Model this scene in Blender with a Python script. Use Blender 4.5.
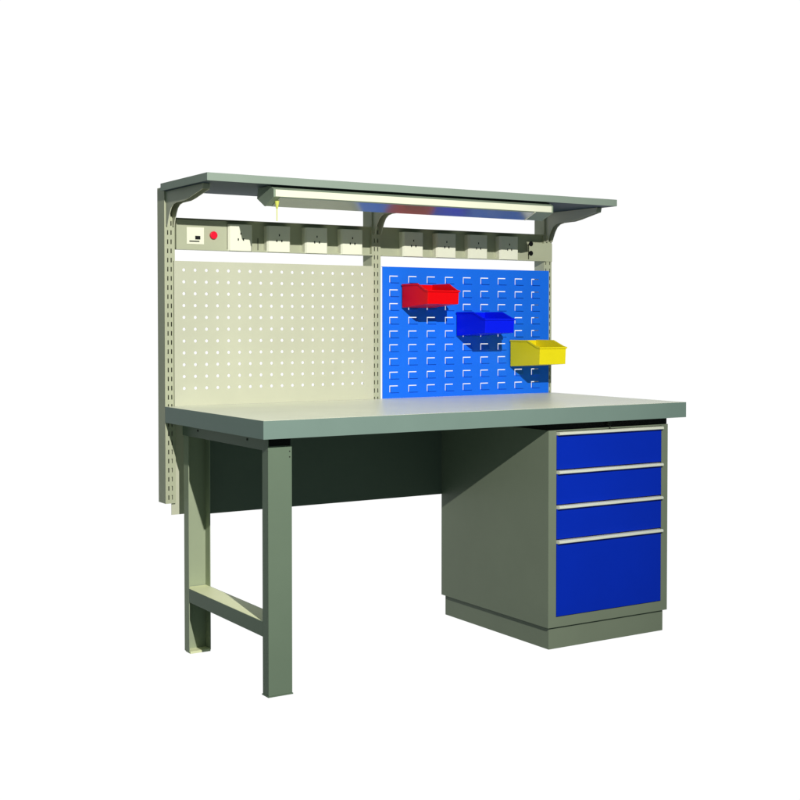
import bpy, bmesh, math, random
from mathutils import Vector
random.seed(4)
for o in list(bpy.data.objects): bpy.data.objects.remove(o, do_unlink=True)
S = bpy.context.scene
C = S.collection

# ------------------------------------------------------------------ camera
cam = bpy.data.objects.new('camera', bpy.data.cameras.new('camera'))
C.objects.link(cam); S.camera = cam
cam.location = (-1.7565, -3.6066, 1.1931)
cam.rotation_euler = (math.pi/2 - 0.0259, 0, -0.5625)
cam.data.sensor_width = 36
cam.data.lens = 36*1286.5/800
cam.data.shift_x = -4.34/800
cam.data.shift_y = -43.7/800
cam.data.clip_start = .05
cam.data.clip_end = 100

# ------------------------------------------------------------------ world and lamps
w = bpy.data.worlds.new("World"); S.world = w; w.use_nodes = True
w.node_tree.nodes['Background'].inputs[0].default_value = (.62, .82, .76, 1)
w.node_tree.nodes['Background'].inputs[1].default_value = .17
def lamp(name, loc, energy, color, radius):
    l = bpy.data.lights.new(name, 'SPOT'); l.energy = energy; l.color = color; l.shadow_soft_size = radius
    l.spot_size = math.radians(76); l.spot_blend = 1.0
    o = bpy.data.objects.new(name, l); o.location = loc; C.objects.link(o)
    o.rotation_euler = (Vector((.15, .6, 1.15))-Vector(loc)).to_track_quat('-Z', 'Y').to_euler(); return o
lamp('studio_lamp', (-.66, -4.02, 2.95), 1130, (1, .99, .90), .02)
S.view_settings.view_transform = 'Standard'; S.view_settings.look = 'None'
S.view_settings.exposure = 0; S.view_settings.gamma = 1
S.render.engine = 'CYCLES'
S.render.resolution_x = S.render.resolution_y = 1024

# ------------------------------------------------------------------ materials
def mat(name, col, rough=.45, var=.04, metal=0, spec=.18, bump=.02, scale=60, coat=0):
    m = bpy.data.materials.new(name); m.use_nodes = True
    nt = m.node_tree; b = nt.nodes['Principled BSDF']
    b.inputs['Roughness'].default_value = rough
    b.inputs['Metallic'].default_value = metal
    b.inputs['Specular IOR Level'].default_value = spec
    b.inputs['Coat Weight'].default_value = coat
    tc = nt.nodes.new('ShaderNodeTexCoord')
    n = nt.nodes.new('ShaderNodeTexNoise'); n.inputs['Scale'].default_value = 3.5; n.inputs['Detail'].default_value = 6
    n.inputs['Roughness'].default_value = .65
    nt.links.new(tc.outputs['Object'], n.inputs['Vector'])
    mp = nt.nodes.new('ShaderNodeMapRange')
    mp.inputs['From Min'].default_value = .3; mp.inputs['From Max'].default_value = .7
    mp.inputs['To Min'].default_value = 1-var; mp.inputs['To Max'].default_value = 1+var
    nt.links.new(n.outputs['Fac'], mp.inputs['Value'])
    vm = nt.nodes.new('ShaderNodeVectorMath'); vm.operation = 'SCALE'
    vm.inputs[0].default_value = col
    nt.links.new(mp.outputs[0], vm.inputs['Scale'])
    nt.links.new(vm.outputs[0], b.inputs['Base Color'])
    n2 = nt.nodes.new('ShaderNodeTexNoise'); n2.inputs['Scale'].default_value = scale*8; n2.inputs['Detail'].default_value = 2
    nt.links.new(tc.outputs['Object'], n2.inputs['Vector'])
    bp = nt.nodes.new('ShaderNodeBump'); bp.inputs['Strength'].default_value = bump*4; bp.inputs['Distance'].default_value = .0006
    nt.links.new(n2.outputs['Fac'], bp.inputs['Height'])
    nt.links.new(bp.outputs[0], b.inputs['Normal'])
    return m
M = dict(
  cream=mat('cream_steel_paint', (.57, .575, .46), .5),
  channel=mat('pale_steel_paint', (.47, .49, .36), .5),
  post=mat('lit_leg_paint', (.36, .41, .29), .5),  # rear leg: paler copy of the leg paint, its lit look put into the colour
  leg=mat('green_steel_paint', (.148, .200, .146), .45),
  bar=mat('lit_frame_paint', (.90, .92, .60), .5),  # lit copy of the frame paint, for the crossbar top and rear foot plate
  cab=mat('grey_green_steel_paint', (.20, .235, .175), .45),
  panel=mat('shaded_panel_paint', (.14, .18, .15), .5),  # cabinet paint darkened, the shade under the worktop put into the colour
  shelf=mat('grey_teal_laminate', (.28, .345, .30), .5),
  core=mat('shaded_shelf_laminate', (.055, .085, .105), .6, spec=.08),  # shade on the shelf underside put into the slab colour
  edge=mat('teal_edge_band', (.195, .275, .25), .45),
  top=mat('cream_laminate', (.93, .94, .80), .35),
  blue=mat('blue_steel_paint', (.010, .165, .92), .45),
  drawer=mat('deep_blue_steel_paint', (.000, .024, .50), .45),
  alu=mat('pale_grip_metal', (.78, .80, .70), .35),
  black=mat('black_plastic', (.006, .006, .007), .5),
  dark=mat('dark_hole', (.03, .035, .03), .7),
  white=mat('ivory_plastic', (.88, .88, .74), .35),
  lampbody=mat('lamp_enamel', (.27, .34, .26), .4),
  lampface=mat('cream_lamp_enamel', (.85, .85, .70), .4),
  mirror=mat('polished_diffuser', (.40, .43, .42), .14, metal=.6, var=.01, bump=0),
  red=mat('red_plastic', (.84, .002, .006), .38, spec=.1),
  bluep=mat('blue_plastic', (.002, .012, .92), .38, spec=.1),
  yellow=mat('yellow_plastic', (.90, .76, .012), .38, spec=.1),
  button=mat('red_button_plastic', (.85, .01, .04), .35),
  cord=mat('yellow_green_cord', (.72, .74, .16), .6),
)

# ------------------------------------------------------------------ mesh helpers
def bx(bm, x0, x1, y0, y1, z0, z1, mi=0):
    v = [bm.verts.new(p) for p in ((x0,y0,z0),(x1,y0,z0),(x1,y1,z0),(x0,y1,z0),(x0,y0,z1),(x1,y0,z1),(x1,y1,z1),(x0,y1,z1))]
    for f in ((3,2,1,0),(4,5,6,7),(0,1,5,4),(1,2,6,5),(2,3,7,6),(3,0,4,7)):
        bm.faces.new([v[i] for i in f]).material_index = mi
def box(*a):
    bm = bmesh.new(); bx(bm, *a); return bm
def boxes(*L):
    bm = bmesh.new()
    for a in L: bx(bm, *a)
    return bm
def prism_x(bm, prof, x0, x1, mi=0, side_mi=None):
    """profile of (y, z) extruded along x; side_mi gives a material per profile edge"""
    a = [bm.verts.new((x0, y, z)) for y, z in prof]; b = [bm.verts.new((x1, y, z)) for y, z in prof]
    n = len(prof)
    bm.faces.new(a).material_index = mi; bm.faces.new(b[::-1]).material_index = mi
    for i in range(n):
        f = bm.faces.new((a[i], b[i], b[(i+1) % n], a[(i+1) % n]))
        f.material_index = mi if side_mi is None else side_mi[i]
def cyl_y(bm, x, z, r, y0, y1, n=20, mi=0):
    a = [bm.verts.new((x+r*math.cos(2*math.pi*i/n), y0, z+r*math.sin(2*math.pi*i/n))) for i in range(n)]
    b = [bm.verts.new((p.co.x, y1, p.co.z)) for p in a]
    bm.faces.new(a).material_index = mi; bm.faces.new(b[::-1]).material_index = mi
    for i in range(n): bm.faces.new((a[i], a[(i+1)%n], b[(i+1)%n], b[i])).material_index = mi
def cyl_x(bm, y, z, r, x0, x1, n=14, mi=0):
    prism_x(bm, [(y+r*math.cos(2*math.pi*i/n), z+r*math.sin(2*math.pi*i/n)) for i in range(n)], x0, x1, mi)
def cyl_z(bm, x, y, r0, r1, z0, z1, n=12, mi=0):
    a = [bm.verts.new((x+r0*math.cos(2*math.pi*i/n), y+r0*math.sin(2*math.pi*i/n), z0)) for i in range(n)]
    b = [bm.verts.new((x+r1*math.cos(2*math.pi*i/n), y+r1*math.sin(2*math.pi*i/n), z1)) for i in range(n)]
    bm.faces.new(a[::-1]).material_index = mi; bm.faces.new(b).material_index = mi
    for i in range(n): bm.faces.new((a[i], a[(i+1)%n], b[(i+1)%n], b[i])).material_index = mi
def grid_plate(bm, xs, zs, hole, y0, y1):
    """plate in the xz plane with rectangular openings cut right through it"""
    xs = sorted(set(round(x, 5) for x in xs)); zs = sorted(set(round(z, 5) for z in zs))
    F = {}; B = {}
    def vf(i, j, D, y):
        if (i, j) not in D: D[(i, j)] = bm.verts.new((xs[i], y, zs[j]))
        return D[(i, j)]
    nx, nz = len(xs)-1, len(zs)-1
    solid = [[not hole((xs[i]+xs[i+1])/2, (zs[j]+zs[j+1])/2) for j in range(nz)] for i in range(nx)]
    s = lambda i, j: 0 <= i < nx and 0 <= j < nz and solid[i][j]
    for i in range(nx):
        for j in range(nz):
            if not s(i, j): continue
            f = [vf(i,j,F,y0), vf(i+1,j,F,y0), vf(i+1,j+1,F,y0), vf(i,j+1,F,y0)]
            b = [vf(i,j,B,y1), vf(i+1,j,B,y1), vf(i+1,j+1,B,y1), vf(i,j+1,B,y1)]
            bm.faces.new(f); bm.faces.new(b[::-1])
            for k, (di, dj) in enumerate(((0,-1),(1,0),(0,1),(-1,0))):
                if not s(i+di, j+dj):
                    bm.faces.new((f[(k+1)%4], f[k], b[k], b[(k+1)%4]))
def obj(name, bm, mats, parent=None, bevel=0, label=None):
    bmesh.ops.recalc_face_normals(bm, faces=bm.faces[:])
    me = bpy.data.meshes.new(name); bm.to_mesh(me); bm.free()
    for m in (mats if isinstance(mats, (list, tuple)) else [mats]): me.materials.append(m if not isinstance(m, str) else M[m])
    o = bpy.data.objects.new(name, me); C.objects.link(o)
    if parent:
        o.parent = parent
        q = parent; off = Vector((0,0,0))
        while q: off += q.location; q = q.parent
        me.transform(__import__('mathutils').Matrix.Translation(-off))
    if bevel:
        b = o.modifiers.new('bevel', 'BEVEL'); b.width = bevel; b.segments = 2; b.limit_method = 'ANGLE'; b.angle_limit = math.radians(40)
    if label: o['label'] = label
    return o
def thing(name, label, cat, loc, group=None):
    o = bpy.data.objects.new(name, None); C.objects.link(o); o.location = loc; o.empty_display_size = .1
    o['label'] = label; o['category'] = cat
    if group: o['group'] = group
    return o

# ------------------------------------------------------------------ setting: backlit white studio backdrop
bm = bmesh.new()
bx(bm, -2.0, 12.0, 5.0, 5.05, -4.2, 5.2)
sm = bpy.data.materials.new('backlit_white_acrylic'); sm.use_nodes = True
b = sm.node_tree.nodes['Principled BSDF']
b.inputs['Base Color'].default_value = (.08, .08, .08, 1); b.inputs['Roughness'].default_value = .9
b.inputs['Specular IOR Level'].default_value = 0
b.inputs['Emission Color'].default_value = (1, 1, 1, 1); b.inputs['Emission Strength'].default_value = 1.0
bd = obj('backdrop', bm, sm); bd['kind'] = 'structure'

# ------------------------------------------------------------------ workbench
W, D, H, T = 1.8, .8107, .8889, .0583
YU, YB = .812, .880
wb = thing('workbench', 'long steel workbench with cream top, green legs, overhead shelf, pegboard and blue louvred panel', 'workbench', (.9, .4, 0))
wt = obj('worktop', box(.003, W-.003, .003, D-.003, H-T+.001, H), 'top', wb, .0008)
bm = boxes((0, W, 0, .0028, H-T, H-.0006), (0, W, D-.0028, D, H-T, H-.0006), (0, .0028, .0029, D-.0029, H-T, H-.0006), (W-.0028, W, .0029, D-.0029, H-T, H-.0006))
obj('edge_band', bm, 'edge', wt)

LX0, LX1, LY0, LY1, FL = .0465, .1311, .063, .7509, .0428
th = .003
def leg(y_web, sgn, z1, name='leg'):
    """folded channel post: the web faces outward, both flanges point along sgn*y"""
    bm = bmesh.new()
    ya, yb = sorted((y_web, y_web+sgn*th)); fa, fb = sorted((y_web+sgn*th, y_web+sgn*FL))
    bx(bm, LX0, LX1, ya, yb, .004, z1)
    bx(bm, LX0, LX0+th, fa, fb, .004, z1)
    bx(bm, LX1-th, LX1, fa, fb, .004, z1)
    # return lips
    la, lb = sorted((y_web+sgn*(FL-th), y_web+sgn*FL))
    bx(bm, LX0+th, LX0+.010, la, lb, .004, z1) if sgn > 0 else None
    return bm
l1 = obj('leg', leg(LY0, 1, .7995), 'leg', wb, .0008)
for zz in (.783, .765):
    bm = bmesh.new(); cyl_y(bm, LX1-.008, zz, .0022, LY0-.0012, LY0-.0001, 10); obj('bolt', bm, 'dark', l1)
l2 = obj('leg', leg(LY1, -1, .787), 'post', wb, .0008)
obj('foot_plate', box(LX0-.002, LX1+.002, LY0-.002, LY0+FL+.002, 0, .004), 'leg', l1)
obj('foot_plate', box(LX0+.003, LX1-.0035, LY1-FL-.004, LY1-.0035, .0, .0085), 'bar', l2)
# top rail and low crossbar of the leg frame
bm = bmesh.new()
bx(bm, LX0-.0005, LX0+.0025, LY0-.001, LY1+.01, .787, H-T-.0006)
bx(bm, LX0+.0026, LX0+.05, LY0+.05, LY1-.05, H-T-.0036, H-T-.0007)
rail = obj('top_rail', bm, 'leg', wb, .0006)
for yy in (.215, .62):
    bm = bmesh.new(); cyl_x(bm, yy, .813, .0042, LX0-.0022, LX0-.0006, 12); obj('bolt', bm, 'dark', rail)
bm = bmesh.new()
bx(bm, LX0+.0002, LX0+.003, LY0+FL+.0005, LY1-FL-.0005, .187, .2352)
bx(bm, LX1-.003, LX1-.0002, LY0+FL+.0005, LY1-FL-.0005, .187, .2352)
xb = obj('crossbar', bm, 'leg', wb, .0006)
obj('lit_top_strip', box(LX0+.0031, LX1-.0031, LY0+FL+.0005, LY1-FL-.0005+.036, .2332, .2357), 'bar', xb, .0006)  # invented strip, its pale colour stands for light on the crossbar top
# modesty panel
bm = boxes((LX1+.002, 1.1672, .745, .7475, .495, H-T-.001), (LX1+.002, 1.1672, .7476, .765, .495, .498))
obj('modesty_panel', bm, 'panel', wb)
obj('support_plate', box(.027, .130, .822, .824, .490, H-T), 'cream', wb)
# added black fill standing for shade in the gaps over cabinet and front leg
obj('gap_shade', box(1.170, 1.752, .056, .70, .8035, H-T-.0005), 'black', wb)
obj('gap_shade', box(LX0+.004, LX1-.001, LY0+.008, LY0+FL, .801, H-T-.0005), 'black', wb)

# slotted uprights
def upright(x0, x1, z0, z1, c0, c1):
    bm = bmesh.new()
    xs = [x0, x1, c0-.0021, c0+.0021, c1-.0021, c1+.0021]; zs = [z0, z1]; rows = []
    z = z0+.014
    while z+.019 < z1: zs += [z, z+.017]; rows.append((z, z+.017)); z += .0333
    def hole(x, z):
        return (abs(x-c0) < .0021 or abs(x-c1) < .0021) and any(a < z < b for a, b in rows)
    grid_plate(bm, xs, zs, hole, YU, YU+.002)
    bx(bm, x0, x0+.002, YU+.0021, YB, z0, z1)
    bx(bm, x1-.002, x1, YU+.0021, YB, z0, z1)
    bx(bm, x0+.0021, x1-.0021, YB-.002, YB, z0, z1)
    bx(bm, x0+.0021, x1-.0021, YU+.0021, YB-.0021, z1-.002, z1)
    return bm
ups = []
for x0, x1, c0, c1 in ((.0005, .0405, .0130, .0262), (.875, .917, .888, .9035), (1.748, 1.7895, 1.758, 1.7795)):
    ups.append(obj('upright', upright(x0, x1, .5334, 1.6863, c0, c1), 'channel', wb))

# shelf and brackets
SX0, SX1, SY0, SY1, SZ0, SZ1 = -.0152, 1.791, .3904, .7742+.034, 1.670, 1.697
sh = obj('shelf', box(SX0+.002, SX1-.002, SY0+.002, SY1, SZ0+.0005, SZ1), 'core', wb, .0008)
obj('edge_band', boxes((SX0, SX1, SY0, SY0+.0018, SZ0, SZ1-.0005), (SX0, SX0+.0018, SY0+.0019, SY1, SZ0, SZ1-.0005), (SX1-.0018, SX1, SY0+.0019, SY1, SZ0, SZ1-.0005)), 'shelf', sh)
bprof = [(.475, 1.6695), (.480, 1.651), (.535, 1.641), (.600, 1.629), (.640, 1.6235), (.715, 1.6225), (.742, 1.618), (.762, 1.607), (.777, 1.588), (.790, 1.563), (.797, 1.545), (.8115, 1.545), (.8115, 1.6695)]
def bracket(x0, x1):
    bm = bmesh.new()
    prism_x(bm, bprof, x0, x0+.003)
    prism_x(bm, bprof, x1-.003, x1)
    bx(bm, x0+.0031, x1-.0031, .478, .8, 1.6665, 1.6694)
    bx(bm, x0+.0031, x1-.0031, .478, .481, 1.652, 1.6664)
    return bm
for x0, x1 in ((.006, .034), (.880, .912), (1.755, 1.783)):
    obj('shelf_bracket', bracket(x0, x1), 'cream', wb)

# socket channels
CZ0, CZ1 = 1.461, 1.576
def channel(x0, x1):
    yb = .826
    return boxes((x0, x1, yb, yb+.002, CZ0, CZ1), (x0, x1, .800, yb-.0001, CZ1-.002, CZ1), (x0, x1, .800, yb-.0001, CZ0, CZ0+.002),
                 (x0, x1, .800, .802, CZ0+.0021, CZ0+.006))
def outlet(x):
    """rounded ivory plate with three pin holes, standing proud of its channel"""
    bm = bmesh.new(); h = .0495; z0, z1 = 1.4625, 1.561
    pr = [(x-h, .8255), (x-h, .800), (x-h+.006, .7925), (x+h-.006, .7925), (x+h, .800), (x+h, .8255)]
    a = [bm.verts.new((px, py, z0)) for px, py in pr]; b = [bm.verts.new((px, py, z1)) for px, py in pr]
    bm.faces.new(a); bm.faces.new(b[::-1])
    for i in range(6): bm.faces.new((a[i], a[(i+1)%6], b[(i+1)%6], b[i]))
    for px, pz, dx, dz in ((0, 1.5265, .0022, .0040), (-.0105, 1.5045, .0026, .0044), (.0105, 1.5045, .0026, .0044)):
        bx(bm, x+px-dx, x+px+dx, .7915, .7924, pz-dz, pz+dz, 1)
    return bm
chL = obj('socket_channel', channel(.0415, .8745), 'channel', wb)
chR = obj('socket_channel', channel(.9175, 1.7475), 'channel', wb)
for x in (.295, .455, .6175, .776): obj('power_outlet', outlet(x), ['white', 'dark'], chL, .0012)
for x in (1.0615, 1.2235, 1.384, 1.546): obj('power_outlet', outlet(x), ['white', 'dark'], chR, .0012)
# breaker plate, switch and red button at the left end
bm = bmesh.new()
bx(bm, .0425, .243, .802, .8255, 1.466, 1.5715)
obj('cover_plate', bm, 'channel', chL, .001)
obj('breaker_plate', box(.082, .150, .7995, .8018, 1.482, 1.544), 'white', chL, .0008)
obj('switch', box(.115, .134, .796, .7993, 1.500, 1.5125), 'black', chL)
obj('slot', box(.092, .131, .7975, .7993, 1.4905, 1.4945), 'dark', chL)
bm = bmesh.new(); cyl_y(bm, .187, 1.517, .0145, .792, .8018, 24); obj('push_button', bm, 'button', chL, .002)
# wire joint seen beside the first outlet
obj('seam', box(.3795, .3815, .8235, .8258, 1.466, 1.514), 'dark', chL)
# plate closing the right end of the channel, over the upright
bm = boxes((1.664, 1.7893, .8085, .8110, 1.4605, 1.5385), (1.664, 1.747, .8111, .8255, 1.4660, 1.4675)); obj('end_plate', bm, 'channel', chR)
bm = bmesh.new()
cyl_y(bm, 1.672, 1.494, .0105, .8055, .8084, 18); obj('cable_hole', bm, 'black', chR)
bm = bmesh.new(); cyl_y(bm, 1.672, 1.5345, .0105, .8055, .8084, 18); obj('cable_hole', bm, 'black', chR)

# perforated panel
def pegboard(x0, x1, z0, z1, cx, cz, r, y0, y1):
    bm = bmesh.new()
    xb = [x0]+[(a+b)/2 for a, b in zip(cx[:-1], cx[1:])]+[x1]
    zb = [z0]+[(a+b)/2 for a, b in zip(cz[:-1], cz[1:])]+[z1]
    for i, x in enumerate(cx):
        for j, z in enumerate(cz):
            l, r_, b_, t = xb[i], xb[i+1], zb[j], zb[j+1]
            out = [(r_, z), (r_, t), (x, t), (l, t), (l, z), (l, b_), (x, b_), (r_, b_)]
            inn = [(x+r*math.cos(k*math.pi/4), z+r*math.sin(k*math.pi/4)) for k in range(8)]
            for y in (y0, y1):
                O = [bm.verts.new((p[0], y, p[1])) for p in out]; I = [bm.verts.new((p[0], y, p[1])) for p in inn]
                for k in range(8): bm.faces.new((O[k], O[(k+1)%8], I[(k+1)%8], I[k]))
                if y == y0: I0 = I
            for k in range(8): bm.faces.new((I0[k], I0[(k+1)%8], I[(k+1)%8], I[k]))
    bmesh.ops.remove_doubles(bm, verts=bm.verts[:], dist=1e-5)
    # folded rim behind the face
    bx(bm, x0, x1, y1, y1+.0085, z1-.0015, z1); bx(bm, x0, x1, y1, y1+.0085, z0, z0+.0015)
    return bm
YP = .8105
obj('pegboard', pegboard(.0335, .8788, .8893, 1.4195, [.0715+.0444*i for i in range(18)], [.9535+.04335*j for j in range(11)], .0062, YP-.0075, YP-.006), 'cream', wb)

# louvred panel
bm = bmesh.new()
lx = [.9525+.0899*i for i in range(9)]; lz = [1.3835-.0553*j for j in range(9)]
lw, lh, sl = .040, .027, .0036
xs = [.9190, 1.7670]; zs = [.8893, 1.4192]
for x in lx: xs += [x, x+sl, x+lw]
for z in lz: zs += [z, z-sl, z-lh]
def lhole(x, z):
    for a in lx:
        if a < x < a+lw:
            for c in lz:
                if c-lh < z < c and (x < a+sl or z > c-sl): return True
    return False
grid_plate(bm, xs, zs, lhole, YP-.008, YP-.0065)
for x in lx:
    for z in lz:
        zt, zb_ = z-sl, z-lh
        yF = YP-.008
        prism_x(bm, [(yF+.0001, zt), (yF-.0075, zb_+.003), (yF-.0075, zb_-.001), (yF+.0001, zb_-.001)], x+sl, x+lw+.003)
bx(bm, .9190, 1.7670, YP-.0064, YP+.001, 1.4177, 1.4192)
obj('louvred_panel', bm, 'blue', wb)

# ------------------------------------------------------------------ lamp under the shelf
lt = thing('strip_light', 'long cream and grey strip light fixed under the overhead shelf', 'light fixture', (.85, .46, 1.602))
lp = [(.400, 1.6290), (.400, 1.6545), (.425, 1.6690), (.520, 1.6690), (.529, 1.6325), (.470, 1.6020)]
bm = bmesh.new(); prism_x(bm, lp, .2415, 1.459, 0)
obj('housing', bm, 'lampbody', lt, .0006)
obj('front_strip', box(.243, 1.4575, .3975, .3998, 1.6300, 1.6540), 'lampface', lt, .0006)
bm = bmesh.new(); prism_x(bm, [(.4030, 1.6263), (.4680, 1.6012), (.4686, 1.6024), (.4036, 1.6275)], .262, 1.372); obj('diffuser', bm, 'mirror', lt)
grow = lambda k: [(.465+(y-.465)*k, 1.635+(z-1.635)*(k if z < 1.66 else 1)) for y, z in lp]
for a, b_ in ((.2355, .2414), (1.4591, 1.465)):
    bm = bmesh.new(); prism_x(bm, grow(1.03), a, b_); obj('end_cap', bm, 'lampbody', lt, .0006)
bm = bmesh.new(); prism_x(bm, [(.4020, 1.6263), (.4690, 1.6002), (.4696, 1.6022), (.4026, 1.6283)], 1.375, 1.381); obj('edge_highlight', bm, 'white', lt)  # ivory strip painted in as the bright edge highlight of the end cap
bm = bmesh.new()
cyl_z(bm, .264, .43, .0035, .0085, 1.592, 1.6175, 12); cyl_z(bm, .264, .43, .0018, .0020, 1.548, 1.592, 8)
obj('pull_cord', bm, 'cord', lt)

# ------------------------------------------------------------------ drawer cabinet
cx0, cx1, cy0, cy1, cz0, cz1 = 1.1674, 1.7534, .0506, .7463, .0818, .8029
cb = thing('drawer_cabinet', 'grey green steel cabinet with four deep blue drawers standing under the worktop', 'cabinet', ((cx0+cx1)/2, .4, 0))
dx0, dx1 = 1.2055, 1.7190
bm = bmesh.new()
bx(bm, cx0, cx0+.002, cy0+.0021, cy1, cz0, cz1)
bx(bm, cx1-.002, cx1, cy0+.0021, cy1, cz0, cz1)
bx(bm, cx0+.0021, cx1-.0021, cy1-.002, cy1, cz0, cz1)
bx(bm, cx0+.0021, cx1-.0021, cy0+.0021, cy1-.0021, cz1-.002, cz1)
bx(bm, cx0+.0021, cx1-.0021, cy0+.0021, cy1-.0021, cz0, cz0+.002)
body = obj('body', bm, 'cab', cb)
bm = bmesh.new()
grid_plate(bm, [cx0, cx1, dx0-.002, dx1+.002], [cz0, cz1, .1185, .7985], lambda x, z: dx0-.002 < x < dx1+.002 and .1185 < z < .7985, cy0, cy0+.002)
obj('front_frame', bm, 'cab', body)
obj('inner_box', box(dx0-.02, dx1+.02, cy0+.05, cy0+.052, .09, .80), 'black', body)
obj('plinth', box(cx0+.0114, cx1-.0114, cy0+.0114, cy1-.0114, 0, cz0-.004), 'cab', cb, .001)
obj('plinth_gap', box(cx0+.02, cx1-.02, cy0+.02, cy1-.02, cz0-.0039, cz0-.0001), 'black', cb)
tops = [.797, .6555, .5275, .4005]; bots = [.6590, .5310, .4040, .1205]
for zt, zb_ in zip(tops, bots):
    dr = obj('drawer', box(dx0, dx1, cy0-.001, cy0+.03, zb_, zt-.013), 'drawer', cb, .001)
    bm = bmesh.new()
    prism_x(bm, [(cy0+.02, zt-.0125), (cy0-.013, zt-.0125), (cy0-.016, zt-.0105), (cy0-.0165, zt-.004), (cy0-.012, zt-.0015), (cy0+.02, zt-.0005)], dx0+.001, dx1-.001)
    obj('handle', bm, 'alu', dr)
bm = bmesh.new(); cyl_y(bm, 1.455, .8165, .0085, cy0-.004, cy0+.006, 18); bx(bm, 1.453, 1.457, cy0-.006, cy0-.0041, .797, .818)
obj('lock', bm, 'dark', cb)

# ------------------------------------------------------------------ bins
def storage_bin(x0, x1, ztop, h, m, label, ye=.603):
    t = thing('storage_bin', label, 'bin', ((x0+x1)/2, .79, ztop-h), 'plastic storage bins hanging on the blue louvred panel')
    yb = .793; zb_ = ztop-h; zf = zb_+.013; zl = ztop-.028; th = .0028
    side = [(yb, zb_), (yb, ztop), (.675, ztop), (ye+.018, zl+.004), (ye, zl), (ye+.004, zf)]
    bm = bmesh.new()
    prism_x(bm, side, x0, x0+th); prism_x(bm, side, x1-th, x1)
    bx(bm, x0+th, x1-th, yb-th, yb, zb_+th, ztop-.0005)
    # floor and front
    prism_x(bm, [(yb, zb_), (ye+.004, zf), (ye+.004, zf+th), (yb, zb_+th)], x0+th, x1-th)
    prism_x(bm, [(ye+.0045, zf+th*.5), (ye, zl), (ye+th, zl), (ye+.0045+th, zf+th*.5)], x0+th, x1-th)
    obj('body', bm, m, t, .0012)
    bm = bmesh.new()
    rim = .0032
    for xa, xb_ in ((x0-rim, x0-.0001), (x1+.0001, x1+rim)):
        prism_x(bm, [(yb, ztop-.006), (yb, ztop+.001), (.674, ztop+.001), (ye+.018, zl+.005), (ye-.002, zl+.001), (ye-.002, zl-.006), (ye+.018, zl-.003), (.672, ztop-.006)], xa, xb_)
    bx(bm, x0-rim, x1+rim, ye-.0045, ye-.0022, zl-.006, zl+.001)
    obj('rim', bm, m, t, .0008)
    bm = bmesh.new(); bx(bm, x0+.02, x1-.02, yb+.0002, .800, ztop-.02, ztop-.006)
    obj('hanging_lip', bm, m, t)
    return t
storage_bin(1.007, 1.154, 1.349, .094, 'red', 'red plastic bin hanging topmost on the blue louvred panel')
storage_bin(1.2745, 1.419, 1.238, .098, 'bluep', 'deep blue plastic bin hanging between the red and the yellow bin', .590)
storage_bin(1.552, 1.690, 1.120, .112, 'yellow', 'yellow plastic bin hanging lowest on the right edge of the louvred panel', .590)
